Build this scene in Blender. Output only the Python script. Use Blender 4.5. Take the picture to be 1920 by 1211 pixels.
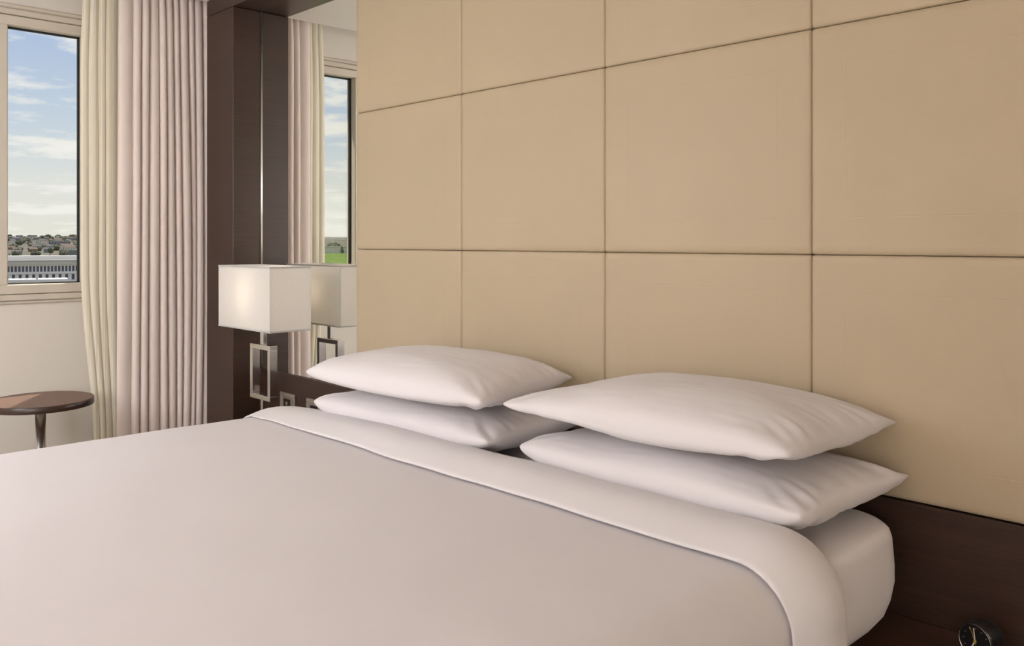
import bpy, bmesh, math, random
from mathutils import Vector, Matrix, noise

random.seed(7)
scene = bpy.context.scene
for o in list(bpy.data.objects):
    bpy.data.objects.remove(o)
C = scene.collection
PI = math.pi

# ------------------------------------------------------------------ camera
cam_d = bpy.data.cameras.new('camera')
cam_d.sensor_width = 36.0
cam_d.lens = 30.58
cam_d.shift_y = -0.0800
cam_d.clip_start = 0.05
cam_d.clip_end = 9000
cam = bpy.data.objects.new('camera', cam_d)
C.objects.link(cam)
cam.location = (0.0, -1.8, 1.2)
cam.rotation_euler = (PI / 2, 0, math.radians(46.02))
scene.camera = cam

# ------------------------------------------------------------------ view
vs = scene.view_settings
vs.view_transform = 'Standard'
vs.look = 'None'
vs.gamma = 1.0
vs.exposure = 0.0
vs.use_curve_mapping = False

# ------------------------------------------------------------------ world: blue sky with fair-weather cloud
world = bpy.data.worlds.new('sky')
scene.world = world
world.use_nodes = True
nt = world.node_tree
nt.nodes.clear()


def N(nt, typ, **kw):
    n = nt.nodes.new(typ)
    for k, v in kw.items():
        if k in n.inputs:
            n.inputs[k].default_value = v
        else:
            setattr(n, k, v)
    return n


def ramp(nt, stops, interp='LINEAR'):
    r = nt.nodes.new('ShaderNodeValToRGB')
    r.color_ramp.interpolation = interp
    e = r.color_ramp.elements
    while len(e) < len(stops):
        e.new(0.5)
    for i, (p, c) in enumerate(stops):
        e[i].position = p
        e[i].color = (c[0], c[1], c[2], 1) if not isinstance(c, (int, float)) else (c, c, c, 1)
    return r


L = nt.links.new
tc = N(nt, 'ShaderNodeTexCoord')
sep = N(nt, 'ShaderNodeSeparateXYZ')
L(tc.outputs['Generated'], sep.inputs[0])
grad = ramp(nt, [(0.0, (0.83, 0.80, 0.72)), (0.055, (0.80, 0.80, 0.76)), (0.12, (0.60, 0.68, 0.78)),
                 (0.20, (0.46, 0.57, 0.77)), (0.45, (0.33, 0.47, 0.76)), (1.0, (0.20, 0.35, 0.68))])
L(sep.outputs['Z'], grad.inputs['Fac'])
# cloud layer projected on a plane overhead so that cloud flattens towards the horizon
addz = N(nt, 'ShaderNodeMath', operation='ADD')
addz.inputs[1].default_value = 0.10
L(sep.outputs['Z'], addz.inputs[0])
cmb = N(nt, 'ShaderNodeCombineXYZ')
L(addz.outputs[0], cmb.inputs[0]); L(addz.outputs[0], cmb.inputs[1]); cmb.inputs[2].default_value = 1.0
div = N(nt, 'ShaderNodeVectorMath', operation='DIVIDE')
L(tc.outputs['Generated'], div.inputs[0]); L(cmb.outputs[0], div.inputs[1])
mapc = N(nt, 'ShaderNodeMapping')
mapc.inputs['Location'].default_value = (2.3, 0.4, 0.0)
mapc.inputs['Scale'].default_value = (1.0, 1.0, 0.0)
L(div.outputs[0], mapc.inputs[0])
nz = N(nt, 'ShaderNodeTexNoise', Scale=1.7, Detail=10.0, Roughness=0.58)
L(mapc.outputs[0], nz.inputs['Vector'])
cl = ramp(nt, [(0.49, 0.0), (0.57, 0.8), (0.68, 1.0)])
L(nz.outputs[0], cl.inputs['Fac'])
mixc = N(nt, 'ShaderNodeMix', data_type='RGBA')
L(cl.outputs[0], mixc.inputs['Factor'])
L(grad.outputs[0], mixc.inputs[6])
mixc.inputs[7].default_value = (0.95, 0.92, 0.87, 1)
bg = N(nt, 'ShaderNodeBackground', Strength=1.0)
L(mixc.outputs[2], bg.inputs['Color'])
wo = N(nt, 'ShaderNodeOutputWorld')
L(bg.outputs[0], wo.inputs[0])

# ------------------------------------------------------------------ sun
sun_d = bpy.data.lights.new('sun', 'SUN')
sun_d.energy = 5.5
sun_d.angle = math.radians(0.6)
sun_d.color = (1.0, 0.93, 0.82)
sun = bpy.data.objects.new('sun', sun_d)
C.objects.link(sun)
SUN_AZ = math.radians(-36)          # direction the light travels, in plan
SUN_EL = math.radians(62)
sdir = Vector((math.cos(SUN_AZ) * math.cos(SUN_EL), math.sin(SUN_AZ) * math.cos(SUN_EL), -math.sin(SUN_EL)))
sun.rotation_euler = sdir.to_track_quat('-Z', 'Y').to_euler()
sun.location = (-8, 4, 9)

# lamp strengths used by the lamp builders below
FLOOR_FILL = 11.5  # added fill lamp on the window side, out of view
ENTRY_FILL = 36.0  # added fill lamp behind the camera to the right
CEIL_FILL = 15.0  # added overhead fill, out of view
BULB = .62           # lamp by the curtains
BULB_NEAR = 8.0      # brighter lamp beyond the clock


# ------------------------------------------------------------------ materials
def srgb(r, g, b):
    def f(c):
        c /= 255.0
        return c / 12.92 if c <= 0.04045 else ((c + 0.055) / 1.055) ** 2.4
    return (f(r), f(g), f(b), 1.0)


MATS = {}


def mat(name, col, rough=0.5, metal=0.0, spec=0.5, coat=0.0, sheen=0.0, bump=None, var=None, grain=None):
    """procedural principled material. bump=(scale, strength, stretch); var=(scale, amount, stretch)"""
    m = bpy.data.materials.new(name)
    m.use_nodes = True
    t = m.node_tree
    p = t.nodes['Principled BSDF']
    p.inputs['Base Color'].default_value = col
    p.inputs['Roughness'].default_value = rough
    p.inputs['Metallic'].default_value = metal
    p.inputs['Specular IOR Level'].default_value = spec
    p.inputs['Coat Weight'].default_value = coat
    p.inputs['Coat Roughness'].default_value = 0.25
    p.inputs['Sheen Weight'].default_value = sheen
    co = N(t, 'ShaderNodeTexCoord')
    if var:
        mp = N(t, 'ShaderNodeMapping')
        mp.inputs['Scale'].default_value = var[2]
        t.links.new(co.outputs['Object'], mp.inputs[0])
        n = N(t, 'ShaderNodeTexNoise', Scale=var[0], Detail=5.0, Roughness=0.6)
        t.links.new(mp.outputs[0], n.inputs['Vector'])
        a = var[1]
        lo = tuple(c * (1 - a) for c in col[:3])
        hi = tuple(min(1, c * (1 + a)) for c in col[:3])
        r = ramp(t, [(0.3, lo), (0.7, hi)])
        t.links.new(n.outputs[0], r.inputs['Fac'])
        t.links.new(r.outputs[0], p.inputs['Base Color'])
    if bump:
        mp2 = N(t, 'ShaderNodeMapping')
        mp2.inputs['Scale'].default_value = bump[2]
        t.links.new(co.outputs['Object'], mp2.inputs[0])
        n2 = N(t, 'ShaderNodeTexNoise', Scale=bump[0], Detail=4.0)
        t.links.new(mp2.outputs[0], n2.inputs['Vector'])
        b = N(t, 'ShaderNodeBump', Strength=bump[1], Distance=0.002)
        t.links.new(n2.outputs[0], b.inputs['Height'])
        t.links.new(b.outputs[0], p.inputs['Normal'])
    MATS[name] = m
    return m


ONE = (1, 1, 1)
mat('leather', srgb(187, 169, 142), 0.48, spec=0.35, var=(2.2, 0.035, ONE), bump=(420, 0.10, ONE))
mat('wood', srgb(58, 40, 31), 0.36, spec=0.45, coat=0.15, var=(9, 0.22, (0.6, 0.6, 22)), bump=(30, 0.12, (0.5, 0.5, 22)))
mat('wood_top', srgb(66, 46, 36), 0.30, spec=0.5, coat=0.3, var=(9, 0.22, (0.6, 14, 1)), bump=(30, 0.08, (0.5, 18, 1)))
mat('chrome', (0.80, 0.79, 0.77, 1), 0.10, metal=1.0)
mat('steel', (0.62, 0.60, 0.57, 1), 0.24, metal=1.0, bump=(60, 0.05, (1, 1, 40)))
mat('satin_metal', (0.86, 0.84, 0.80, 1), 0.32, metal=1.0, bump=(60, 0.03, (1, 1, 20)))
mat('table_wood', srgb(112, 82, 68), 0.42, spec=0.4, var=(9, 0.15, (0.6, 14, 1)), bump=(30, 0.06, (0.5, 18, 1)))
mat('mirror', (0.90, 0.90, 0.86, 1), 0.004, metal=1.0)
mat('cotton', srgb(222, 216, 216), 0.72, spec=0.25, sheen=0.12, bump=(900, 0.06, ONE), var=(3, 0.012, ONE))
mat('duvet_cotton', srgb(218, 211, 211), 0.70, spec=0.25, sheen=0.12, bump=(900, 0.06, ONE), var=(3, 0.012, ONE))
mat('drape', srgb(231, 216, 208), 0.80, spec=0.2, sheen=0.2, bump=(500, 0.12, ONE), var=(5, 0.03, (1, 1, 0.2)))
mat('paint', srgb(224, 217, 206), 0.65, spec=0.3, bump=(160, 0.05, ONE))
mat('ceiling_paint', srgb(236, 231, 223), 0.75, spec=0.2, bump=(160, 0.04, ONE))
mat('window_frame', srgb(208, 198, 182), 0.42, spec=0.4, bump=(200, 0.03, ONE))
mat('gasket', srgb(24, 23, 24), 0.6, bump=(300, 0.05, ONE))
mat('carpet', srgb(170, 160, 150), 0.95, spec=0.1, var=(40, 0.12, ONE), bump=(350, 0.5, ONE))
mat('black_plastic', srgb(20, 18, 19), 0.35, bump=(300, 0.03, ONE))
mat('clock_dial', srgb(30, 27, 30), 0.30, bump=(300, 0.02, ONE))
mat('clock_white', srgb(225, 222, 212), 0.45, bump=(300, 0.02, ONE))
mat('clock_yellow', srgb(214, 176, 62), 0.45, bump=(300, 0.02, ONE))
mat('outlet_metal', srgb(172, 160, 150), 0.35, metal=0.6, bump=(120, 0.04, (1, 1, 20)))
mat('facade', srgb(226, 221, 217), 0.8, spec=0.2, var=(0.15, 0.05, ONE))
mat('facade_roof', srgb(196, 188, 176), 0.85, spec=0.2, var=(0.1, 0.08, ONE))
mat('far_window', srgb(70, 72, 84), 0.25, spec=0.5, var=(0.3, 0.2, ONE))
mat('house_pale', srgb(214, 206, 190), 0.85, spec=0.1, var=(0.05, 0.08, ONE))
mat('house_grey', srgb(150, 146, 142), 0.85, spec=0.1, var=(0.05, 0.08, ONE))
mat('house_brown', srgb(150, 128, 108), 0.85, spec=0.1, var=(0.05, 0.08, ONE))
mat('roof_slate', srgb(104, 102, 102), 0.8, spec=0.2, var=(0.05, 0.1, ONE))
mat('roof_tile', srgb(126, 110, 99), 0.85, spec=0.1, var=(0.05, 0.1, ONE))
mat('foliage', srgb(98, 98, 80), 0.9, spec=0.1, var=(0.25, 0.35, ONE), bump=(0.8, 1.0, ONE))
mat('hill', srgb(112, 108, 96), 0.95, spec=0.05, var=(0.02, 0.30, ONE))
mat('town_ground', srgb(112, 108, 94), 0.95, spec=0.05, var=(0.03, 0.25, ONE))
mat('grass', srgb(104, 122, 62), 0.95, spec=0.05, var=(0.05, 0.2, ONE))


def shader_mix(name):
    m = bpy.data.materials.new(name)
    m.use_nodes = True
    t = m.node_tree
    for n in list(t.nodes):
        t.nodes.remove(n)
    out = N(t, 'ShaderNodeOutputMaterial')
    MATS[name] = m
    return m, t, out


# clear pane: mostly see-through with a fresnel reflection
m, t, out = shader_mix('glass')
tr = N(t, 'ShaderNodeBsdfTransparent'); tr.inputs[0].default_value = (0.97, 0.98, 0.97, 1)
gl = N(t, 'ShaderNodeBsdfGlossy', Roughness=0.02)
lw = N(t, 'ShaderNodeLayerWeight', Blend=0.5)
pw = N(t, 'ShaderNodeMath', operation='POWER'); pw.inputs[1].default_value = 5.0
t.links.new(lw.outputs['Facing'], pw.inputs[0])
fr = N(t, 'ShaderNodeMath', operation='MULTIPLY_ADD'); fr.inputs[1].default_value = 0.5; fr.inputs[2].default_value = 0.004
t.links.new(pw.outputs[0], fr.inputs[0])
mx = N(t, 'ShaderNodeMixShader')
t.links.new(fr.outputs[0], mx.inputs[0]); t.links.new(tr.outputs[0], mx.inputs[1]); t.links.new(gl.outputs[0], mx.inputs[2])
t.links.new(mx.outputs[0], out.inputs[0])

# sheer curtain: striped open weave that passes light
m, t, out = shader_mix('sheer')
co = N(t, 'ShaderNodeTexCoord')
mp = N(t, 'ShaderNodeMapping'); mp.inputs['Scale'].default_value = (60, 260, 0.25)
t.links.new(co.outputs['Object'], mp.inputs[0])
nn = N(t, 'ShaderNodeTexNoise', Scale=1.0, Detail=3.0)
t.links.new(mp.outputs[0], nn.inputs['Vector'])
rc = ramp(t, [(0.30, srgb(246, 235, 206)[:3]), (0.65, srgb(250, 245, 233)[:3])])
t.links.new(nn.outputs[0], rc.inputs['Fac'])
df = N(t, 'ShaderNodeBsdfDiffuse'); tl = N(t, 'ShaderNodeBsdfTranslucent')
t.links.new(rc.outputs[0], df.inputs[0]); t.links.new(rc.outputs[0], tl.inputs[0])
m1 = N(t, 'ShaderNodeMixShader'); m1.inputs[0].default_value = 0.18
t.links.new(df.outputs[0], m1.inputs[1]); t.links.new(tl.outputs[0], m1.inputs[2])
tr = N(t, 'ShaderNodeBsdfTransparent')
ra = ramp(t, [(0.35, 0.24), (0.70, 0.04)])
t.links.new(nn.outputs[0], ra.inputs['Fac'])
m2 = N(t, 'ShaderNodeMixShader')
t.links.new(ra.outputs[0], m2.inputs[0]); t.links.new(m1.outputs[0], m2.inputs[1]); t.links.new(tr.outputs[0], m2.inputs[2])
t.links.new(m2.outputs[0], out.inputs[0])

# lamp shade: white fabric lit through by the bulb inside
m, t, out = shader_mix('lamp_shade')
co = N(t, 'ShaderNodeTexCoord')
nn = N(t, 'ShaderNodeTexNoise', Scale=300.0, Detail=2.0)
t.links.new(co.outputs['Object'], nn.inputs['Vector'])
rc = ramp(t, [(0.3, (0.90, 0.87, 0.83)), (0.7, (0.94, 0.92, 0.89))])
t.links.new(nn.outputs[0], rc.inputs['Fac'])
df = N(t, 'ShaderNodeBsdfDiffuse'); tl = N(t, 'ShaderNodeBsdfTranslucent')
t.links.new(rc.outputs[0], df.inputs[0]); t.links.new(rc.outputs[0], tl.inputs[0])
mx = N(t, 'ShaderNodeMixShader'); mx.inputs[0].default_value = 0.45
t.links.new(df.outputs[0], mx.inputs[1]); t.links.new(tl.outputs[0], mx.inputs[2])
t.links.new(mx.outputs[0], out.inputs[0])


def emissive(name, col, strength):
    m, t, out = shader_mix(name)
    e = N(t, 'ShaderNodeEmission', Strength=strength)
    e.inputs[0].default_value = col
    t.links.new(e.outputs[0], out.inputs[0])


emissive('floor_fill_glow', (0.97, 0.98, 1.03, 1), FLOOR_FILL)
emissive('entry_fill_glow', (0.98, 0.97, 1.01, 1), ENTRY_FILL)
emissive('ceiling_fill_glow', (0.98, 0.97, 1.01, 1), CEIL_FILL)


# ------------------------------------------------------------------ helpers
def tag(o, label=None, cat=None, group=None, kind=None):
    if label: o['label'] = label
    if cat: o['category'] = cat
    if group: o['group'] = group
    if kind: o['kind'] = kind
    return o


def obj(name, bm, m, parent=None, smooth=False, loc=None):
    me = bpy.data.meshes.new(name)
    bmesh.ops.recalc_face_normals(bm, faces=bm.faces[:])
    bm.to_mesh(me)
    bm.free()
    me.materials.append(MATS[m])
    if smooth:
        for p in me.polygons:
            p.use_smooth = True
    o = bpy.data.objects.new(name, me)
    C.objects.link(o)
    if parent: o.parent = parent
    if loc: o.location = loc
    return o


def raw(name, verts, faces, m, parent=None, smooth=True):
    me = bpy.data.meshes.new(name)
    me.from_pydata(verts, [], faces)
    me.materials.append(MATS[m])
    if smooth:
        for p in me.polygons:
            p.use_smooth = True
    o = bpy.data.objects.new(name, me)
    C.objects.link(o)
    if parent: o.parent = parent
    return o


def empty(name, loc=(0, 0, 0), rz=0.0):
    o = bpy.data.objects.new(name, None)
    o.empty_display_size = 0.05
    C.objects.link(o)
    o.location = loc
    o.rotation_euler = (0, 0, rz)
    return o


def box(bm, x0, x1, y0, y1, z0, z1, bev=0.0, seg=1):
    g = bmesh.ops.create_cube(bm, size=1.0)
    vs_ = g['verts']
    for v in vs_:
        v.co = Vector((x0 + (v.co.x + .5) * (x1 - x0), y0 + (v.co.y + .5) * (y1 - y0), z0 + (v.co.z + .5) * (z1 - z0)))
    if bev > 0:
        es = list({e for v in vs_ for e in v.link_edges})
        bmesh.ops.bevel(bm, geom=es, offset=bev, segments=seg, profile=0.6, affect='EDGES')
    return bm


def B(*a, **k):
    return box(bmesh.new(), *a, **k)


def lathe(prof, seg=32, axis='Z'):
    bm = bmesh.new()
    rings = []
    for r, z in prof:
        if r < 1e-6:
            rings.append([bm.verts.new((0, 0, z))])
        else:
            rings.append([bm.verts.new((r * math.cos(2 * PI * i / seg), r * math.sin(2 * PI * i / seg), z)) for i in range(seg)])
    for a, b in zip(rings[:-1], rings[1:]):
        for i in range(seg):
            j = (i + 1) % seg
            if len(a) == 1 and len(b) == 1: continue
            if len(a) == 1: bm.faces.new((a[0], b[i], b[j]))
            elif len(b) == 1: bm.faces.new((a[i], a[j], b[0]))
            else: bm.faces.new((a[i], a[j], b[j], b[i]))
    if axis == 'Y':
        bmesh.ops.rotate(bm, verts=bm.verts, matrix=Matrix.Rotation(PI / 2, 3, 'X'))
    return bm


def grid(nx, ny, f):
    vs_ = [f(i / (nx - 1), j / (ny - 1)) for j in range(ny) for i in range(nx)]
    fs = [(j * nx + i, j * nx + i + 1, (j + 1) * nx + i + 1, (j + 1) * nx + i) for j in range(ny - 1) for i in range(nx - 1)]
    return vs_, fs


def nz3(x, y, z):
    return noise.noise(Vector((x, y, z)))


def sstep(a, b, x):
    u = max(0.0, min(1.0, (x - a) / (b - a)))
    return u * u * (3 - 2 * u)


# ------------------------------------------------------------------ key dimensions (metres)
XW = -4.05           # inner face of the window wall
XG = -4.102          # plane of the glass
YM = 0.054           # plane of the mirrors
PX0, PW = -2.690, 0.590     # headboard panels: first edge, width
PZ0, PH = 0.673, 0.497      # bottom, height
BX = PX0 + 2 * PW    # bed axis
CEIL = 2.275
YB, XR = -5.2, 2.6   # back wall, right wall

# ------------------------------------------------------------------ room shell
bm = B(XW - .2, XR + .15, YB - .15, .25, -.12, 0)
tag(obj('floor', bm, 'carpet'), 'brown carpeted bedroom floor', kind='structure')

bm = B(-3.764, XR + .15, YB - .15, .25, CEIL, CEIL + .2)
box(bm, XW - .2, -3.764, YB - .15, .25, CEIL + .16, CEIL + .2)
tag(obj('ceiling', bm, 'ceiling_paint'), 'cream ceiling with a curtain slot along the window wall', kind='structure')

tag(obj('wall_headboard', B(XW - .2, XR + .15, YM + .012, YM + .2, 0, CEIL + .2), 'paint'),
    'cream wall behind the headboard', kind='structure')
tag(obj('wall_back', B(XW - .2, XR + .15, YB - .15, YB, 0, CEIL + .2), 'paint'), 'cream wall facing the bed', kind='structure')
tag(obj('wall_right', B(XR, XR + .15, YB, YM + .012, 0, CEIL + .2), 'paint'), 'cream wall opposite the windows', kind='structure')

tag(obj('wall_shade', B(.80, XR, -3.12, YM + .012, 0, CEIL - .001), 'paint'), 'unseen cream partition wall beyond the near night stand, added to shade the headboard', kind='structure')  # added out of view to block lamp light from the right-hand panels

# window wall with three openings
WZ0, WZ1 = 0.952, 2.166
wins = [(-.865, -.440), (-2.60, -.865 - .0), (-4.40, -2.72)]
bm = B(XW - .2, XW, YB, YM + .012, 0, WZ0)
box(bm, XW - .2, XW, YB, YM + .012, WZ1, CEIL + .2)
box(bm, XW - .2, XW, -.440, YM + .012, WZ0, WZ1)
box(bm, XW - .2, XW, -2.72, -2.60, WZ0, WZ1)
box(bm, XW - .2, XW, YB, -4.40, WZ0, WZ1)
tag(obj('wall_left', bm, 'paint'), 'pale beige wall with the window openings', kind='structure')


def window(n, y0, y1, label):
    w = empty('window_%d' % n, (XW, (y0 + y1) / 2, WZ0))
    tag(w, label, kind='structure')
    ox, oy, oz = XW, (y0 + y1) / 2, WZ0

    def P(name, m, x0, x1, a, b, c, d, bev=.003):
        return obj(name, B(x0 - ox, x1 - ox, a - oy, b - oy, c - oz, d - oz, bev=bev), m, w)
    fo, fs = .024, .040      # fixed frame, sash bars
    a, b, c, d = y0, y1, WZ0, WZ1
    # fixed outer frame
    P('frame_rail', 'window_frame', XW - .10, XW + .012, a, b, d - fo, d)
    P('frame_rail', 'window_frame', XW - .10, XW + .016, a, b, c, c + fo)
    P('frame_jamb', 'window_frame', XW - .10, XW + .010, a, a + fo, c + fo, d - fo)
    P('frame_jamb', 'window_frame', XW - .10, XW + .010, b - fo, b, c + fo, d - fo)
    # sash
    a2, b2, c2, d2 = a + fo + .002, b - fo - .002, c + fo + .002, d - fo - .002
    P('sash_rail', 'window_frame', XG - .03, XW + .002, a2, b2, d2 - fs, d2)
    P('sash_rail', 'window_frame', XG - .03, XW + .002, a2, b2, c2, c2 + fs)
    P('sash_stile', 'window_frame', XG - .03, XW + .002, a2, a2 + fs, c2 + fs, d2 - fs)
    P('sash_stile', 'window_frame', XG - .03, XW + .002, b2 - fs, b2, c2 + fs, d2 - fs)
    a3, b3, c3, d3 = a2 + fs, b2 - fs, c2 + fs, d2 - fs
    g = .007
    bm = B(XG - .006 - ox, XG + .010 - ox, a3 - oy, b3 - oy, d3 - g - oz, d3 - oz)
    box(bm, XG - .006 - ox, XG + .010 - ox, a3 - oy, b3 - oy, c3 - oz, c3 + g * .6 - oz)
    box(bm, XG - .006 - ox, XG + .010 - ox, a3 - oy, a3 + g - oy, c3 - oz, d3 - oz)
    box(bm, XG - .006 - ox, XG + .010 - ox, b3 - g - oy, b3 - oy, c3 - oz, d3 - oz)
    tag(obj('gasket', bm, 'gasket', w), 'black rubber seal around the glass')
    obj('pane', B(XG - .002 - ox, XG + .002 - ox, a3 - oy, b3 - oy, c3 - oz, d3 - oz), 'glass', w)
    return a3, b3, c3, d3


window(1, *wins[0], 'narrow beige framed window beside the curtains')
window(2, *wins[1], 'wide beige framed window behind the round side table')
window(3, *wins[2], 'wide beige framed window at the far end of the wall')
# trim lines above and below the glazing
tag(obj('trim_1', B(XW, XW + .010, -4.45, -.425, WZ1 + .004, WZ1 + .020, bev=.003), 'window_frame'),
    'slim beige bead above the windows', kind='structure')
tag(obj('trim_2', B(XW, XW + .012, -4.45, -.425, WZ0 - .014, WZ0 - .004, bev=.003), 'window_frame'),
    'slim beige bead below the window sill', kind='structure')
tag(obj('baseboard_left', B(XW, XW + .014, YB, -.02, 0, .09, bev=.004), 'window_frame'), 'low beige baseboard under the windows', kind='structure')

# ------------------------------------------------------------------ headboard: padded panels on a dark timber base
hb = empty('headboard', (BX, YM, 0))
tag(hb, 'wall-wide headboard of padded beige leather squares above a dark wood base', 'headboard')


def panel_mesh():
    w, h = PW - .0010, PH - .0010
    bm = bmesh.new()
    # loops from the back edge to the middle: (inset, y)
    prof = [(0, .050), (0, .0085), (.0008, .0055), (.003, .0028), (.008, .0011), (.018, .0003),
            (.0790, .0003), (.0797, .0009), (.0807, .0009), (.0814, .0003)]
    prev = None
    for ins, y in prof:
        x, z = w / 2 - ins, h / 2 - ins
        r = max(.0015, .006 - ins * .2) if ins < .07 else .004
        ring = []
        for cx, cz, a0 in ((x - r, z - r, 0), (-x + r, z - r, 90), (-x + r, -z + r, 180), (x - r, -z + r, 270)):
            for k in range(3):
                a = math.radians(a0 + 45 * k)
                ring.append(bm.verts.new((cx + r * math.cos(a), y, cz + r * math.sin(a))))
        if prev:
            n = len(ring)
            for i in range(n):
                bm.faces.new((prev[i], prev[(i + 1) % n], ring[(i + 1) % n], ring[i]))
        prev = ring
    bm.faces.new(prev)
    bmesh.ops.recalc_face_normals(bm, faces=bm.faces[:])
    return bm


pm = None
for r in range(3):
    for c in range(4):
        px, pz = PX0 + PW * (c + .5) - BX, PZ0 + PH * (r + .5)
        if pm is None:
            o = obj('panel', panel_mesh(), 'leather', hb, smooth=True)
            pm = o.data
            for p_ in pm.polygons:
                p_.use_smooth = abs(p_.normal.y) < .9995
        else:
            o = bpy.data.objects.new('panel', pm)
            C.objects.link(o)
            o.parent = hb
        o.location = (px, -YM, pz)
obj('backing', B(-2 * PW + .004, 2 * PW - .004, -.016, -.001, PZ0, PZ0 + 3 * PH), 'leather', hb)
tag(obj('base_panel', B(-2 * PW, 2 * PW, -YM + .004, -.001, .10, PZ0 - .003, bev=.001), 'wood', hb), 'dark wood base board')
obj('plinth', B(-2 * PW, 2 * PW, -YM + .02, -.001, 0, .10), 'wood', hb)
obj('top_rail', B(-2 * PW, 2 * PW, -YM + .004, -.001, PZ0 + 3 * PH + .001, 2.203), 'wood', hb)


# ------------------------------------------------------------------ dark timber surround with mirrors either side
YF = -.0775          # front of the timber columns
SOF = 2.204          # underside of the header
MZ0 = .644           # lower edge of the mirrors
sur = empty('mirror_surround', (BX, YM, 0))
tag(sur, 'dark wood columns, header and lower boards framing the mirrors', 'surround')
for s in (-1, 1):
    def sx(a, b, s=s):
        a, b = a - BX, b - BX
        return (a, b) if s < 0 else (-b, -a)
    x0, x1 = sx(-3.753, -3.501)
    obj('column', B(x0, x1, YF - YM, .010, 0, SOF - .002, bev=.0012), 'wood', sur)
    x0, x1 = sx(-3.500, -2.692)
    obj('lower_board', B(x0, x1, -.012, .010, 0, MZ0, bev=.001), 'wood', sur)
x0 = -3.753 - BX
tag(obj('header', B(x0, -x0, YF - YM, .010, SOF, CEIL - .001, bev=.0012), 'wood', sur), 'dark wood header board')

for s, lab in ((-1, 'tall mirror between the dark column and the headboard, behind the lit lamp'),
               (1, 'tall mirror on the clock side of the headboard')):
    mi = empty('mirror', (BX + s * (-(-3.097 - BX)), YM, MZ0))
    tag(mi, lab, 'mirror', 'mirrors flanking the headboard')
    obj('mirror_glass', B(*((-.403, .405) if s < 0 else (-.405, .403)), .0, .008, .001, SOF - MZ0 - .001), 'mirror', mi)
    xs = -.403 if s < 0 else .403
    bm = lathe([(0, 0), (.0022, 0), (.0022, SOF - MZ0 - .002), (0, SOF - MZ0 - .002)], 10)
    bmesh.ops.translate(bm, verts=bm.verts, vec=(xs - s * .0026, -.0023, .001))
    tag(obj('edge_strip', bm, 'satin_metal', mi, smooth=True), 'thin bright metal strip')


# ------------------------------------------------------------------ wall sockets below the mirror
def socket(x, label):
    e = empty('wall_socket', (x, YM - .012, .510))
    tag(e, label, 'socket', 'sockets below the mirror')
    w = .059
    bm = bmesh.new()
    box(bm, -w, w, -.008, 0, w - .016, w, bev=.002)
    box(bm, -w, w, -.008, 0, -w, -w + .016, bev=.002)
    box(bm, -w, -w + .016, -.008, 0, -w + .016, w - .016, bev=.002)
    box(bm, w - .016, w, -.008, 0, -w + .016, w - .016, bev=.002)
    obj('cover_frame', bm, 'outlet_metal', e)
    bm = B(-w + .016, w - .016, -.005, 0, -w + .016, w - .016)
    obj('inner_plate', bm, 'outlet_metal', e)
    ins = obj('insert', B(-.030, .024, -.0075, -.004, -.034, .034, bev=.002), 'black_plastic', e)
    for zz in (-.016, .016):
        bm = lathe([(0, 0), (.009, 0), (.009, .001), (.006, .0015), (.006, .0005), (0, .0005)], 14, 'Y')
        bmesh.ops.translate(bm, verts=bm.verts, vec=(-.003, -.0075, zz))
        obj('port', bm, 'outlet_metal', ins)


socket(-3.246, 'square metal wall socket with a black insert, nearest the lamp stem')
socket(-3.036, 'square metal wall socket half hidden behind the lower pillow')

# ------------------------------------------------------------------ bed
base = empty('bed_base', (BX, -1.05, 0))
tag(base, 'dark wood platform base under the mattress', 'bed base')
obj('deck', B(-.70, .70, -1.02, 1.00, .30, .451, bev=.004), 'wood', base)
for sxx in (-.62, .62):
    for syy in (-.90, .90):
        obj('foot', B(sxx - .04, sxx + .04, syy - .04, syy + .04, 0, .30, bev=.003), 'wood', base)

MT = .6625
MHW, MY0, MY1 = .838, -2.09, -.075     # mattress half width and ends


def mattress():
    prof = [(.40, .4525), (.10, .4530), (.060, .458), (.030, .475), (.012, .50), (.002, .53), (-.003, .56), (-.003, .59), (-.001, .62),
            (.001, .643), (.004, .6535), (.010, .6595), (.020, MT), (.06, MT), (.20, MT), (.45, MT - .002)]
    verts, faces = [], []
    cy, hl = (MY0 + MY1) / 2, (MY1 - MY0) / 2
    per = None
    for ins, z in prof:
        hx, hy = MHW - ins, hl - ins
        r = max(.02, .115 - ins * .5)
        ring = []
        for sx_, sy_, a0 in ((1, 1, 0), (-1, 1, 90), (-1, -1, 180), (1, -1, 270)):
            for k in range(9):
                a = math.radians(a0 + 90 * k / 8)
                ring.append((sx_ * (hx - r) + r * math.cos(a), sy_ * (hy - r) + r * math.sin(a)))
        # subdivide the straights
        full = []
        n = len(ring)
        for i in range(n):
            p, q = ring[i], ring[(i + 1) % n]
            k = 14 if (i % 9) == 8 else 1
            for j in range(k):
                full.append((p[0] + (q[0] - p[0]) * j / k, p[1] + (q[1] - p[1]) * j / k))
        per = len(full)
        for x, y in full:
            w = .0025 * nz3(x * 7, y * 7, z * 9) if ins < .3 else 0
            d = math.hypot(x, y) or 1
            verts.append((x + w * x / d, cy + y + w * y / d, z + (w * .5 if .46 < z else 0)))
    for k in range(len(prof) - 1):
        for i in range(per):
            j = (i + 1) % per
            faces.append((k * per + i, k * per + j, (k + 1) * per + j, (k + 1) * per + i))
    faces.append(tuple(range(per - 1, -1, -1)))
    faces.append(tuple((len(prof) - 1) * per + i for i in range(per)))
    o = raw('mattress', verts, faces, 'cotton')
    o.location = (BX, 0, 0)
    tag(o, 'thick mattress in a smooth white fitted sheet under the duvet', 'mattress')
    return o


mattress()

# duvet: cross-section over the bed (x,z) with outward normals
DT = .690
DHW, DR, DZB = .862, .095, .33


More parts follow.
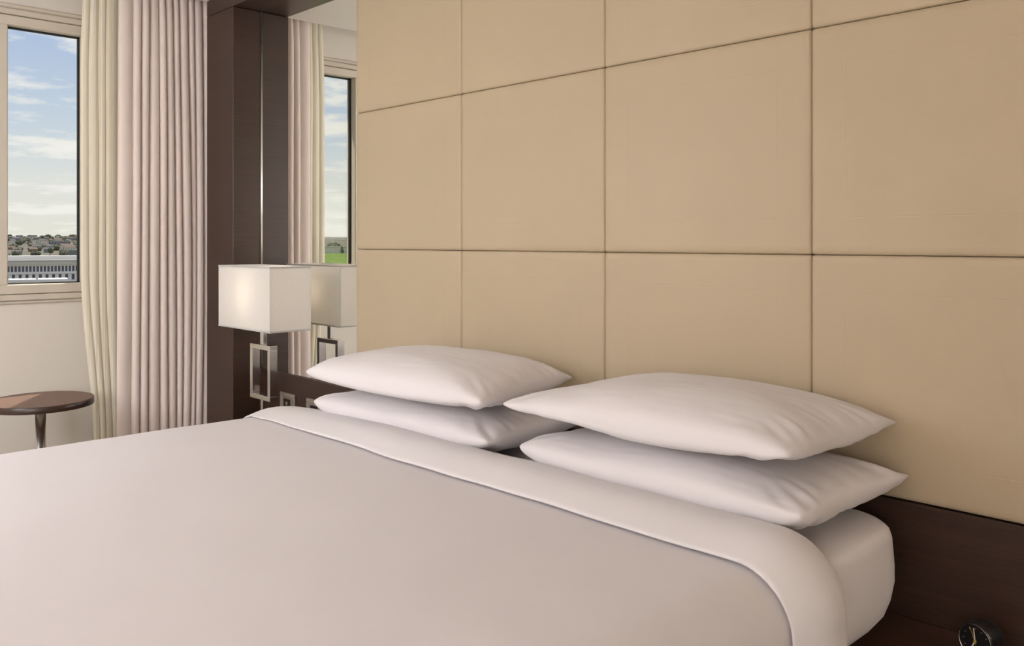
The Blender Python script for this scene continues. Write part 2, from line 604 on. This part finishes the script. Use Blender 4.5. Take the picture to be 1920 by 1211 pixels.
def duvet_section(n_side=16, n_arc=14, n_top=46):
    pts = []
    for k in range(n_side):
        z = DZB + (DT - DR - DZB) * k / n_side
        pts.append((-DHW - .012 * (1 - k / n_side) ** 2, z, -1.0, 0.0))
    for k in range(n_arc):
        a = PI - (PI / 2) * k / n_arc
        pts.append((-DHW + DR + DR * math.cos(a), DT - DR + DR * math.sin(a), math.cos(a), math.sin(a)))
    for k in range(n_top + 1):
        pts.append((-DHW + DR + 2 * (DHW - DR) * k / n_top, DT, 0.0, 1.0))
    half = [(-x, z, -nx, nzv) for x, z, nx, nzv in reversed(pts[:n_side + n_arc])]
    return [(x * (.925 / DHW) if x < 0 else x, z, nx, nzv) for x, z, nx, nzv in pts + half]


SEC = duvet_section()


def hem_y(x, z):
    # the turned-down edge wanders slightly and sweeps towards the foot where it drops over the sides
    return -.592 + .006 * nz3(x * 2.1, z * 2, 3.3) + .003 * nz3(x * 9, z * 6, 1.1)


def back_y(x, z):
    s = sstep(.70, .95, abs(x)) if z < DT - .001 else sstep(.70, .95, abs(x))
    return -.412 + .007 * nz3(x * 1.7, 5.0, 0.2) - .022 * s - .05 * max(0.0, (DT - .09 - z)) * (1 if z < DT - .09 else 0)


def duvet():
    d = empty('duvet', (BX, -1.25, .33))
    tag(d, 'smooth white duvet spread over the bed with its top edge turned down', 'duvet')
    off = Vector((0, 1.25, -.33))
    # cover
    ys = [-2.17, -2.165, -2.155, -2.14, -2.12, -2.09, -2.05] + [-2.05 + (2.05 - .50) * (k + 1) / 64 for k in range(64)]
    verts, faces = [], []
    n = len(SEC)
    for y in ys:
        u = max(0.0, (-2.05 - y) / .12)
        drop = .12 * (1 - math.sqrt(max(0, 1 - u * u)))
        if y <= -2.169: drop = .34
        for x, z, nx, nzv in SEC:
            w = .0045 * nz3(x * 2.2, y * 1.6, 0.7) + .0022 * nz3(x * 5, y * 3.4, 4.2) + .0010 * nz3(x * 4, y * 13, 8.1)
            if z < DT - .1: w += .006 * nz3(x, y * 5.5, z * 1.2)
            zz = min(z, DT - drop) if drop > 0 else z
            verts.append(Vector((x + nx * w, y, max(DZB - .005, zz + nzv * w))) + off)
    for j in range(len(ys) - 1):
        for i in range(n - 1):
            faces.append((j * n + i, j * n + i + 1, (j + 1) * n + i + 1, (j + 1) * n + i))
    raw('cover', verts, faces, 'duvet_cotton', d)
    # turned-down flap: offset profile from beneath the hem to the rolled back edge (t along y, offset)
    prof = [(.030, .0005), (.012, .0030), (.003, .0050), (-.002, .0075), (-.0030, .0105), (-.0010, .0135), (.005, .0165), (.016, .0225), (.032, .0310),
            (.050, .0385), (.068, .0430), (.088, .0440), (.108, .0415), (.128, .0370), (.145, .0315), (.158, .0250), (.167, .0170), (.173, .0080),
            (.176, -.0010), (.176, -.0120), (.173, -.0200), (.165, -.0245)]
    T0, T1 = 0.0, .176
    verts, faces = [], []
    for t_, o_ in prof:
        for x, z, nx, nzv in SEC:
            h, b = hem_y(x, z), back_y(x, z)
            y = h + (b - h) * (t_ / T1) if t_ > 0 else h + t_
            w = .0045 * nz3(x * 2.2, y * 1.6, 0.7) + .0022 * nz3(x * 5, y * 3.4, 4.2)
            if z < DT - .1: w += .006 * nz3(x, y * 5.5, z * 1.2)
            if o_ > .004: w += .0020 * nz3(x * 6.5, y * 9, 2.2) * min(1, o_ / .02)
            sc = 1.0 if nzv > .98 else (.75 + .25 * max(0, nzv))
            oo = o_ * (sc * (.45 + .47 * sstep(-.95, -.15, x)) if o_ > 0 else 1.0)
            verts.append(Vector((x + nx * (oo + w), y, max(DZB - .004, z + nzv * (oo + w)))) + off)
    for j in range(len(prof) - 1):
        for i in range(n - 1):
            faces.append((j * n + i, j * n + i + 1, (j + 1) * n + i + 1, (j + 1) * n + i))
    tag(raw('turned_down_edge', verts, faces, 'cotton', d), 'folded-back band of the white duvet')


duvet()


# pillows
def pillow(loc, rz, Lx, Ly, Ht, Hb, label, seed, tilt=(0, 0), taper=0.0, slim=0.0):
    nu, nv = 84, 60
    verts, faces = [], []
    idx = {}

    def surf(u, v, s):
        # plan outline: sides drawn in between the corners
        k = 1 - .045 * (1 - v * v) ** 1.5
        kk = 1 - .060 * (1 - u * u) ** 1.2
        x = Lx / 2 * u * k
        y = Ly / 2 * v * kk
        if v < 0:                         # near corners are blunter
            q = (u * v) ** 8
            x *= 1 - .030 * q
            y *= 1 - .055 * q
        x -= taper * (v + 1) / 2 * max(0.0, u)
        eu, ev = 1 - abs(u) ** 2.6, 1 - abs(v) ** 2.4
        h = max(0, eu) ** .42 * max(0, ev) ** .40
        h *= 1 - slim * sstep(-.15, -.95, u)
        H = Ht if s > 0 else -Hb
        z = H * h
        # folds gathering at the corners and along the seams
        cor = sstep(.50, 1.0, abs(u)) * sstep(.35, 1.0, abs(v)) + .35 * sstep(.72, 1, abs(u))
        a = math.atan2(abs(v) - .35, abs(u) - .45)
        wr = nz3(a * 5.5 + seed, seed * 1.7 + s + (1 if u > 0 else 0), (2 if v > 0 else 0) + math.hypot(u, v))
        z += s * .0120 * wr * cor * min(1, h * 2.2)
        z += s * .0040 * nz3(u * 2.1 + seed, v * 2.0, seed) * min(1, h * 2)
        z += s * .0013 * nz3(u * 7 + seed, v * 16, seed * 2) * min(1, h * 2)
        # soft sag of the seam line
        z += .010 * (u * u) * (v * v) + .006 * nz3(u * 1.3 + seed, v * 1.3, 9 + seed) + tilt[0] * u + tilt[1] * v
        return (x, y, z)

    def put(i, j, s):
        edge = i in (0, nu - 1) or j in (0, nv - 1)
        key = (i, j, 0 if edge else s)
        if key not in idx:
            u = -math.cos(PI * i / (nu - 1)); v = -math.cos(PI * j / (nv - 1))
            u = .55 * u + .45 * (2 * i / (nu - 1) - 1); v = .55 * v + .45 * (2 * j / (nv - 1) - 1)
            idx[key] = len(verts)
            verts.append(surf(u, v, s))
        return idx[key]
    for s in (1, -1):
        for j in range(nv - 1):
            for i in range(nu - 1):
                q = (put(i, j, s), put(i + 1, j, s), put(i + 1, j + 1, s), put(i, j + 1, s))
                faces.append(q if s > 0 else q[::-1])
    o = raw('pillow', verts, faces, 'cotton')
    o.location = loc
    o.rotation_euler = (0, 0, rz)
    return tag(o, label, 'pillow', 'white pillows in two stacks against the headboard')


pillow((-1.850, -.262, .726), math.radians(1.5), .745, .415, .060, .060, 'lower white pillow of the stack beside the lamp', 1.3, taper=.03)
pillow((-1.815, -.300, .825), math.radians(2.5), .72, .44, .080, .035, 'upper plump white pillow of the stack beside the lamp', 5.9, taper=.095)
pillow((-1.045, -.245, .728), math.radians(-1.0), .70, .42, .060, .060, 'lower white pillow of the stack nearer the clock', 2.7)
pillow((-1.075, -.250, .827), math.radians(0.5), .71, .44, .080, .035, 'upper plump white pillow of the stack nearer the clock', 8.2, slim=.36)


# ------------------------------------------------------------------ night stands
def nightstand(x0, x1, label):
    cx = (x0 + x1) / 2
    e = empty('nightstand', (cx, -.24, 0))
    tag(e, label, 'nightstand', 'floating wood night stands')
    a, b = x0 - cx, x1 - cx
    obj('top', B(a, b, -.12, .236, .412, .440, bev=.0015), 'wood_top', e)
    obj('body', B(a + .01, b - .01, -.10, .235, .20, .412, bev=.0015), 'wood', e)
    d = obj('drawer', B(a + .014, b - .014, -.118, -.100, .208, .404, bev=.002), 'wood', e)
    obj('handle', B(-.08, .08, -.130, -.118, .372, .384, bev=.002), 'chrome', d)
    obj('plinth', B(a + .05, b - .05, -.06, .235, 0, .20), 'wood', e)


nightstand(-3.46, -2.50, 'dark wood night stand below the lit lamp')
nightstand(-.80, .44, 'dark wood night stand holding the round clock')


# ------------------------------------------------------------------ table lamps
def table_lamp(x, y, label, power):
    e = empty('table_lamp', (x, y, .440))
    tag(e, label, 'lamp', 'table lamps on the night stands')
    z0 = .440
    obj('foot_plate', B(-.08, .08, -.05, .05, 0, .014, bev=.003), 'chrome', e)
    obj('lower_stem', B(-.0085, .0085, -.0085, .0085, .014, .569 - z0, bev=.001), 'chrome', e)
    f0, f1, hw, t_, d_ = .569 - z0, .787 - z0, .081, .019, .017
    fr = empty('open_frame')
    bpy.data.objects.remove(fr)
    bm = bmesh.new()
    box(bm, -hw, hw, -d_, d_, f1 - t_, f1, bev=.0012)
    box(bm, -hw, hw, -d_, d_, f0, f0 + t_, bev=.0012)
    box(bm, -hw, -hw + t_, -d_, d_, f0 + t_, f1 - t_, bev=.0012)
    box(bm, hw - t_, hw, -d_, d_, f0 + t_, f1 - t_, bev=.0012)
    tag(obj('open_frame', bm, 'chrome', e), 'chrome open rectangle of the lamp stem')
    obj('upper_stem', B(-.0125, .0125, -.0085, .0085, f1, .90 - z0, bev=.001), 'chrome', e)
    # rectangular fabric shade, open above and below, with folded rims
    s0, s1, a, b, th = .853 - z0, 1.102 - z0, .212, .088, .0016
    bm = bmesh.new()
    box(bm, -a, a, -b, -b + th, s0, s1)
    box(bm, -a, a, b - th, b, s0, s1)
    box(bm, -a, -a + th, -b + th, b - th, s0, s1)
    box(bm, a - th, a, -b + th, b - th, s0, s1)
    sh = tag(obj('shade', bm, 'lamp_shade', e), 'white rectangular fabric shade')
    for zz in (s0, s1 - .006):
        bm = bmesh.new()
        box(bm, -a - .0008, a + .0008, -b - .0008, -b, zz, zz + .006)
        box(bm, -a - .0008, a + .0008, b, b + .0008, zz, zz + .006)
        box(bm, -a - .0008, -a, -b, b, zz, zz + .006)
        box(bm, a, a + .0008, -b, b, zz, zz + .006)
        obj('rim', bm, 'lamp_shade', sh)
    bm = lathe([(0, .03), (.013, .03), (.016, .07), (.012, .075), (0, .075)], 16)
    bmesh.ops.translate(bm, verts=bm.verts, vec=(0, 0, s0))
    obj('bulb_holder', bm, 'clock_white', e, smooth=True)
    ld = bpy.data.lights.new('bulb', 'POINT')
    ld.energy = power
    ld.color = (1.0, .85, .68)
    ld.shadow_soft_size = .05
    lo = bpy.data.objects.new('bulb', ld)
    C.objects.link(lo)
    lo.parent = e
    lo.location = (0, 0, .989 - z0)


table_lamp(-3.190, -.101, 'chrome table lamp with a lit rectangular shade, before the mirror by the curtains', BULB)
table_lamp(2 * BX + 3.190, -.101, 'chrome table lamp beyond the clock on the near night stand', BULB_NEAR)

# ------------------------------------------------------------------ round clock
ck = empty('alarm_clock', (-.552, -.098, .4405))
tag(ck, 'small round black alarm clock with pale hands on the night stand', 'clock')
ck.rotation_euler = (0, 0, math.radians(-14))
R_ = .033


def rot_y(bm, z=R_):
    bmesh.ops.translate(bm, verts=bm.verts, vec=(0, 0, z))
    return bm


obj('case', rot_y(lathe([(0, -.046), (.024, -.046), (.030, -.040), (R_, -.030), (R_, .0), (.0322, .0022), (.0305, .0022), (.0300, -.0015), (0, -.0015)], 48, 'Y')),
    'black_plastic', ck, smooth=False)
dial = obj('dial', rot_y(lathe([(0, .0), (.0298, .0), (.0298, -.001), (0, -.001)], 40, 'Y')), 'clock_dial', ck)
bm = lathe([(.0300, .0005), (.0308, .0026), (.0302, .0028), (.0296, .0008), (.0300, .0005)], 48, 'Y')
tag(obj('bezel', rot_y(bm), 'steel', ck, smooth=True), 'thin silver rim')
for k in range(12):
    a = 2 * PI * k / 12
    bm = lathe([(0, .0006), (.0011, .0006), (.0011, 0)], 8, 'Y')
    bmesh.ops.translate(bm, verts=bm.verts, vec=(.0225 * math.sin(a), 0, R_ + .0225 * math.cos(a)))
    obj('hour_mark', bm, 'outlet_metal', dial)


def hand(name, ang, ln, w, m, yy, tail=0.0):
    bm = B(-w / 2, w / 2, yy - .0004, yy, -tail, ln)
    bmesh.ops.rotate(bm, verts=bm.verts, matrix=Matrix.Rotation(math.radians(ang), 3, 'Y'))
    obj(name, rot_y(bm), m, ck)


hand('minute_hand', -7, .0235, .0019, 'clock_white', -.0012)
hand('hour_hand', 207, .016, .0022, 'clock_white', -.0016)
hand('second_hand', -22, .0255, .0007, 'clock_yellow', -.0020, .006)
obj('hand_hub', rot_y(lathe([(0, .0030), (.0021, .0030), (.0026, .0022), (.0026, .0010)], 14, 'Y')), 'clock_yellow', ck)

# ------------------------------------------------------------------ round side table
tb = empty('side_table', (-3.727, -.765, 0))
tag(tb, 'round dark wood side table on a chrome stem below the window', 'table')
obj('table_top', lathe([(0, .557), (.184, .557), (.1875, .5805), (.1860, .582), (0, .582)], 72), 'table_wood', tb)
tag(obj('edge_band', lathe([(.1842, .5565), (.189, .5565), (.190, .559), (.190, .5805), (.1885, .582), (.1876, .5812)], 72), 'wood', tb, smooth=True), 'dark edge band of the round top')
obj('stem', lathe([(.0195, .012), (.0195, .553), (0.0194, .553)], 28), 'steel', tb, smooth=True)
obj('collar', lathe([(0, .549), (.05, .549), (.05, .557), (0, .557)], 28), 'steel', tb)
obj('foot_disc', lathe([(0, 0), (.15, 0), (.15, .006), (.145, .010), (.03, .014), (0, .014)], 48), 'steel', tb)


# ------------------------------------------------------------------ curtains
def curtain(name, m, xc, z0, z1, cum, amps, edge, seed, label, cat, n=240, nzn=40, wob=.2):
    """cum: fold boundaries along the cloth (0..1), amps: fold depths, edge(v): (y of free edge, y of far edge)"""
    F = len(amps)

    def f(u, vv):
        uu = min(1, max(0, u + wob / F * nz3(u * 3 + seed, vv * 1.5, seed)))
        k = 0
        while k < F - 1 and uu > cum[k + 1]: k += 1
        t_ = (uu - cum[k]) / (cum[k + 1] - cum[k])
        pinch = 1 - .55 * sstep(.90, 1.0, vv)
        am = amps[k] * (.80 + .45 * nz3(k * 3.7 + seed, vv * 1.7, seed + 1)) * pinch
        x = xc + am * (abs(math.sin(PI * t_)) ** .72 * 1.7 - .9) + .006 * nz3(u * 2, vv * 2, seed + 2)
        ya, yb = edge(vv)
        y = ya + (yb - ya) * u - .22 * am * math.sin(2 * PI * t_)
        return (x, y, z0 + (z1 - z0) * vv)
    vs_, fs = grid(n, nzn, f)
    o = raw(name, vs_, fs, m)
    md = o.modifiers.new('thickness', 'SOLIDIFY')
    md.thickness = .0014
    return tag(o, label, cat)


dw = [1.9, 1.0, .8, 1.15, .75, 1.1, .85, 1.2, .7, 1.0, .9, 1.1]
dc = [0.0]
for w_ in dw: dc.append(dc[-1] + w_ / sum(dw))
curtain('drape', 'drape', -3.875, .015, CEIL + .13, dc, [.010, .020, .026, .022, .030, .024, .020, .028, .022, .026, .02, .02],
        lambda v: (-.418 + .012 * (v - .5), .036), 4.0,
        'heavy pinkish taupe drape gathered in folds beside the dark column', 'curtain', wob=.55)
curtain('sheer_curtain', 'sheer', -3.950, .015, CEIL + .13, [0, .17, .36, .50, .72, .86, 1.0], [.005, .007, .004, .007, .006, .005],
        lambda v: (-.546 + .055 * sstep(.46, .10, v) + .012 * sstep(.80, 1.0, v), -.34), 11.0,
        'thin cream sheer curtain hanging at the window edge', 'curtain', n=140, wob=.4)
tr_ = empty('curtain_track', (-3.90, -2.2, CEIL + .135))
tag(tr_, 'white curtain track hidden in the ceiling slot', 'curtain track')
for xx in (.022, -.055):
    obj('rail', B(xx - .010, xx + .010, -2.9, 2.24, 0, .024, bev=.002), 'window_frame', tr_)

# ------------------------------------------------------------------ unseen lamps added to brighten the room
def fill_floor_lamp(x, y, glow, label):
    fl = empty('fill_floor_lamp', (x, y, 0))
    tag(fl, label, 'lamp', 'added floor lamps for fill light')
    obj('base', lathe([(0, 0), (.16, 0), (.16, .012), (.02, .02), (0, .02)], 40), 'steel', fl)
    obj('pole', lathe([(.012, .02), (.012, 1.2), (0, 1.2)], 20), 'chrome', fl, smooth=True)
    tag(obj('shade', lathe([(.0, 1.22), (.30, 1.22), (.32, 1.24), (.32, 1.78), (.30, 1.80), (0, 1.80)], 48), glow, fl), 'glowing white drum shade of the added lamp')


fill_floor_lamp(-2.75, -2.45, 'floor_fill_glow', 'added unseen fill lamp with a broad white drum shade between bed and windows')
fill_floor_lamp(1.45, -4.2, 'entry_fill_glow', 'added unseen fill lamp with a broad white drum shade in the corner facing the headboard')

cl_ = empty('fill_ceiling_light', (-.6, -3.8, CEIL))  # ceiling drum added for soft fill beyond the foot of the bed
tag(cl_, 'added unseen drum ceiling light for fill in the middle of the room', 'lamp')
obj('rim', lathe([(.30, 0), (.312, 0), (.312, -.09), (.30, -.09), (.30, 0)], 56), 'steel', cl_)
obj('diffuser', lathe([(0, -.092), (.28, -.092), (.299, -.084), (.299, -.01)], 56), 'ceiling_fill_glow', cl_)

# ------------------------------------------------------------------ the town outside (window stands high above it)
EYE = Vector((0, -1.8, 1.2))


def polar(az, r, z=0.0):
    a = math.radians(az)
    return Vector((EYE.x + r * math.cos(a), EYE.y + r * math.sin(a), EYE.z + z))


def interp(tab, r):
    for (a, b), (c, d) in zip(tab[:-1], tab[1:]):
        if r <= c:
            return b + (d - b) * max(0, (r - a) / (c - a))
    return tab[-1][1]


HT = [(60, -34), (430, -34), (520, -17), (700, -14), (1000, -11.5), (1500, -5), (2100, 3), (2600, 7.5), (3000, 8), (4200, -20)]


def ground(az, r):
    h = interp(HT, r)
    if az > 190:            # open green side: lower, with a far wooded ridge
        k = sstep(190, 200, az)
        h2 = interp([(60, -34), (300, -32), (430, -13), (700, -10.2), (760, -10.5), (1500, -18), (2400, 4), (3000, 12), (4200, -20)], r)
        h = h * (1 - k) + h2 * k
    if r > 480:
        h += (1.2 + r * .0012) * nz3(az * .12, r * .004, 2.0)
    return h


rs = [60, 150, 300, 430, 470, 520, 600, 700, 850, 1000, 1200, 1400, 1600, 1850, 2100, 2350, 2600, 2800, 3000, 3300, 3700, 4200]
azs = [110 + 1.5 * k for k in range(100)]


def terrain(name, a0, a1, r0, r1, m, label, cat):
    A = [a for a in azs if a0 <= a <= a1]
    Rr = [r for r in rs if r0 <= r <= r1]
    vs_ = [polar(a, r, ground(a, r)) for r in Rr for a in A]
    na = len(A)
    fs = [(j * na + i, j * na + i + 1, (j + 1) * na + i + 1, (j + 1) * na + i) for j in range(len(Rr) - 1) for i in range(na - 1)]
    return tag(raw(name, vs_, fs, m), label, kind='structure')


terrain('ground_town', 110, 191, 60, 1000, 'town_ground', 'ground under the town outside', None)
terrain('ground_field', 191, 259, 60, 1600, 'grass', 'green open field outside', None)
terrain('hillside', 110, 191, 1000, 4200, 'hill', 'far hillside covered by the town', None)
terrain('far_ridge', 191, 259, 1600, 4200, 'hill', 'low far ridge beyond the field', None)

# long white block with rows of windows
AZB, RB = 164.2, 398.0
c0 = polar(AZB, RB)
blk = empty('office_block', (c0.x, c0.y, EYE.z - 34), math.radians(AZB + 90))   # local -y... +y faces the viewer side
tag(blk, 'long white office block with rows of dark windows outside the window', 'building')
fy = 1.0
HB = 34 - 7.9
obj('walls', B(-75, 75, -9, 9, 0, HB), 'facade', blk)
obj('roof', B(-75.4, 75.4, -9.4, 9.4, HB, HB + .5), 'facade_roof', blk)
obj('parapet', B(-75.6, 75.6, 9.0, 9.9, HB - 1.3, HB - .2), 'facade_roof', blk)
obj('roof_storey', B(-70, 40, -7, 2, HB + .5, HB + 2.0), 'facade', blk)
obj('cornice', B(-75.2, 75.2, 9.0, 9.5, HB - 4.9, HB - 4.3), 'facade', blk)
wm = None
rows = [(HB - 4.1, HB - 1.9, 1.25, .82), (HB - 7.4, HB - 5.2, 2.3, 1.0), (HB - 10.6, HB - 8.4, 2.3, 1.0)]
for ri, (za, zb, pitch, ww) in enumerate(rows):
    n = int(118 / pitch)
    me = None
    for k in range(n):
        x = -59 + pitch * (k + .5)
        if me is None:
            o = obj('window', B(-ww / 2, ww / 2, -.35, .06, za, zb), 'far_window', blk)
            me = o.data
        else:
            o = bpy.data.objects.new('window', me); C.objects.link(o); o.parent = blk
        o.location = (x, 9.0, 0)
# low white annexes in front of the block
for k, (az, r, w, lab) in enumerate(((163.85, 352, 8.6, 'low white flat-roofed annex before the office block, nearer the curtain'),
                                     (165.40, 352, 7.6, 'low white flat-roofed annex before the office block, nearer the window frame'))):
    p = polar(az, r)
    an = empty('annex', (p.x, p.y, EYE.z - 34), math.radians(az + 90))
    tag(an, lab, 'building', 'white annexes')
    hz = 34 - 13.4
    obj('walls', B(-w / 2, w / 2, -6, 6, 0, hz - .8), 'facade', an)
    obj('roof', B(-w / 2 - .4, w / 2 + .4, -6.4, 6.4, hz - .8, hz), 'facade', an)
    for q in range(4):
        obj('window', B(-w / 2 + w * (q + .25) / 4, -w / 2 + w * (q + .75) / 4, 5.9, 6.06, hz - 3.4, hz - 1.4), 'far_window', an)

# houses on the hillside
hm = {}


def house_meshes(kind, wallm, roofm):
    w, d, h = {'cottage': (11, 9, 5.5), 'villa': (15, 10, 8), 'flats': (26, 12, 12)}[kind]
    bm = B(-w / 2, w / 2, -d / 2, d / 2, -6, h)
    o1 = obj('walls', bm, wallm)
    bm = bmesh.new()
    if kind == 'flats':
        box(bm, -w / 2 - .4, w / 2 + .4, -d / 2 - .4, d / 2 + .4, h, h + 1.0)
    else:
        e = .6
        rh = 3.4
        p = [bm.verts.new(q) for q in ((-w / 2 - e, -d / 2 - e, h), (w / 2 + e, -d / 2 - e, h), (w / 2 + e, d / 2 + e, h), (-w / 2 - e, d / 2 + e, h),
                                       (-w / 2 - e, 0, h + rh), (w / 2 + e, 0, h + rh))]
        for q in ((0, 1, 5, 4), (2, 3, 4, 5), (0, 4, 3), (1, 2, 5), (3, 2, 1, 0)):
            bm.faces.new([p[i] for i in q])
    o2 = obj('roof', bm, roofm)
    bm = bmesh.new()
    for k in range(int(w / 3.4)):
        for zz in range(int(h / 3)):
            x = -w / 2 + 1.7 + 3.4 * k
            for sy in (-1, 1):
                box(bm, x - .6, x + .6, sy * d / 2 - .05, sy * d / 2 + .05, .8 + 3 * zz, 2.4 + 3 * zz)
    o3 = obj('window_openings', bm, 'far_window')
    ms = (o1.data, o2.data, o3.data)
    for o in (o1, o2, o3): bpy.data.objects.remove(o)
    return ms


kinds = [('cottage', 'house_pale', 'roof_slate', 'small pale house with a slate roof on the far hillside'),
         ('cottage', 'house_brown', 'roof_tile', 'small brown house with a tiled roof on the far hillside'),
         ('villa', 'house_pale', 'roof_tile', 'larger pale house with a tiled roof on the far hillside'),
         ('villa', 'house_grey', 'roof_slate', 'larger grey house with a slate roof on the far hillside'),
         ('flats', 'house_pale', 'facade_roof', 'pale flat-roofed block of flats on the far hillside'),
         ('flats', 'house_grey', 'facade_roof', 'grey flat-roofed block of flats on the far hillside')]
KM = [house_meshes(*k[:3]) for k in kinds]
rnd = random.Random(21)
spots = []
for r in (560, 640, 740, 860, 1000, 1160, 1340, 1540, 1760, 2000, 2250, 2500):
    step = math.degrees(17.0 / r) * (1.1 if r > 900 else 1.6)
    az = 157.6 + rnd.uniform(0, step)
    while az < 171.6:
        spots.append((az + rnd.uniform(-.2, .2) * step, r * rnd.uniform(.96, 1.04)))
        az += step * rnd.uniform(.7, 1.5)
taken = []


def free(p, rad):
    for q, rq in taken:
        if (q.x - p.x) ** 2 + (q.y - p.y) ** 2 < (rad + rq) ** 2: return False
    taken.append((p, rad))
    return True


for i, (az, r) in enumerate(spots):
    k = rnd.choices(range(6), (4, 3, 3, 3, 2, 1.2))[0]
    p = polar(az, r, ground(az, r))
    sc = rnd.uniform(.55, .85) * (.75 if r < 900 else 1.0)
    if not free(p, sc * (9.5, 9.5, 11, 11, 16, 16)[k] * .88): continue
    e = empty('hillside_house', p, math.radians(az + 90 + rnd.uniform(-35, 35)))
    e.scale = (sc, sc, sc * .8)
    tag(e, kinds[k][3], 'house', ('small slate-roofed houses', 'small tile-roofed houses', 'larger tile-roofed houses', 'larger slate-roofed houses', 'pale blocks of flats', 'grey blocks of flats')[k])
    for nm, me in zip(('walls', 'roof', 'window_openings'), KM[k]):
        o = bpy.data.objects.new(nm, me); C.objects.link(o); o.parent = e


# trees
def crown_mesh(seed):
    bm = bmesh.new()
    bmesh.ops.create_icosphere(bm, subdivisions=3, radius=1.0)
    for v in bm.verts:
        c = v.co.copy()
        v.co = c * (1 + .28 * nz3(c.x * 2.2 + seed, c.y * 2.2, c.z * 2.2) + .16 * nz3(c.x * 6, c.y * 6 + seed, c.z * 6))
    o = obj('crown', bm, 'foliage')
    me = o.data
    bpy.data.objects.remove(o)
    return me


CM = [crown_mesh(s) for s in (1.0, 4.0, 9.0)]
o = obj('trunk', lathe([(.35, -4), (.3, 4), (0, 4)], 7), 'roof_tile')
TM = o.data
bpy.data.objects.remove(o)


def tree(az, r, w, h, label, group):
    p = polar(az, r, ground(az, r))
    if not free(p, w * 1.22): return
    e = empty('far_tree', p, rnd.uniform(0, 6))
    tag(e, label, 'tree', group)
    o = bpy.data.objects.new('crown', rnd.choice(CM)); C.objects.link(o); o.parent = e
    o.scale = (w, w, h); o.location = (0, 0, h * .9)
    o = bpy.data.objects.new('trunk', TM); C.objects.link(o); o.parent = e


for r, n in ((590, 10), (700, 11), (800, 12), (930, 13), (1080, 13), (1250, 14), (1450, 14), (1650, 14), (1880, 14), (2120, 14), (2380, 14), (2620, 15)):
    for k in range(n):
        tree(158.3 + 12.0 * (k + rnd.random()) / n, r * rnd.uniform(.97, 1.03), rnd.uniform(3.5, 6.5) * (r / 2200 + .25), rnd.uniform(2.5, 4.2) * (r / 2600 + .4),
             'dark rounded tree among the far hillside houses', 'trees on the far hillside')
for k in range(26):
    tree(196 + 34 * (k + rnd.random()) / 26, 1500 * rnd.uniform(.95, 1.1), rnd.uniform(9, 15), rnd.uniform(5, 8),
         'dark rounded tree at the far edge of the green field', 'trees along the field')
# pale pavilion in the field with two pointed evergreens, seen only in the mirror
AZP = 213.0
p = polar(AZP, 720, ground(AZP, 720))
pv = empty('pavilion', p, math.radians(AZP + 90))
tag(pv, 'low pale pavilion standing in the field seen in the mirror', 'building')
obj('walls', B(-30, 30, -6, 6, -4, 5.0), 'house_pale', pv)
obj('roof', B(-30.6, 30.6, -6.6, 6.6, 5.0, 5.7), 'facade_roof', pv)
for az, lab in ((212.65, 'pointed dark evergreen before the pavilion, nearer the sheer in the mirror'),
                (213.25, 'pointed dark evergreen before the pavilion, nearer the frame in the mirror')):
    p = polar(az, 690, ground(az, 690))
    e = empty('evergreen', p)
    tag(e, lab, 'tree', 'evergreens before the pavilion')
    obj('crown', lathe([(0, .5), (2.0, .7), (1.3, 2.2), (1.6, 2.4), (.8, 4.2), (1.0, 4.3), (0, 6.6)], 12), 'foliage', e)
    obj('trunk', lathe([(.3, -1), (.25, .8), (0, .8)], 7), 'roof_tile', e)
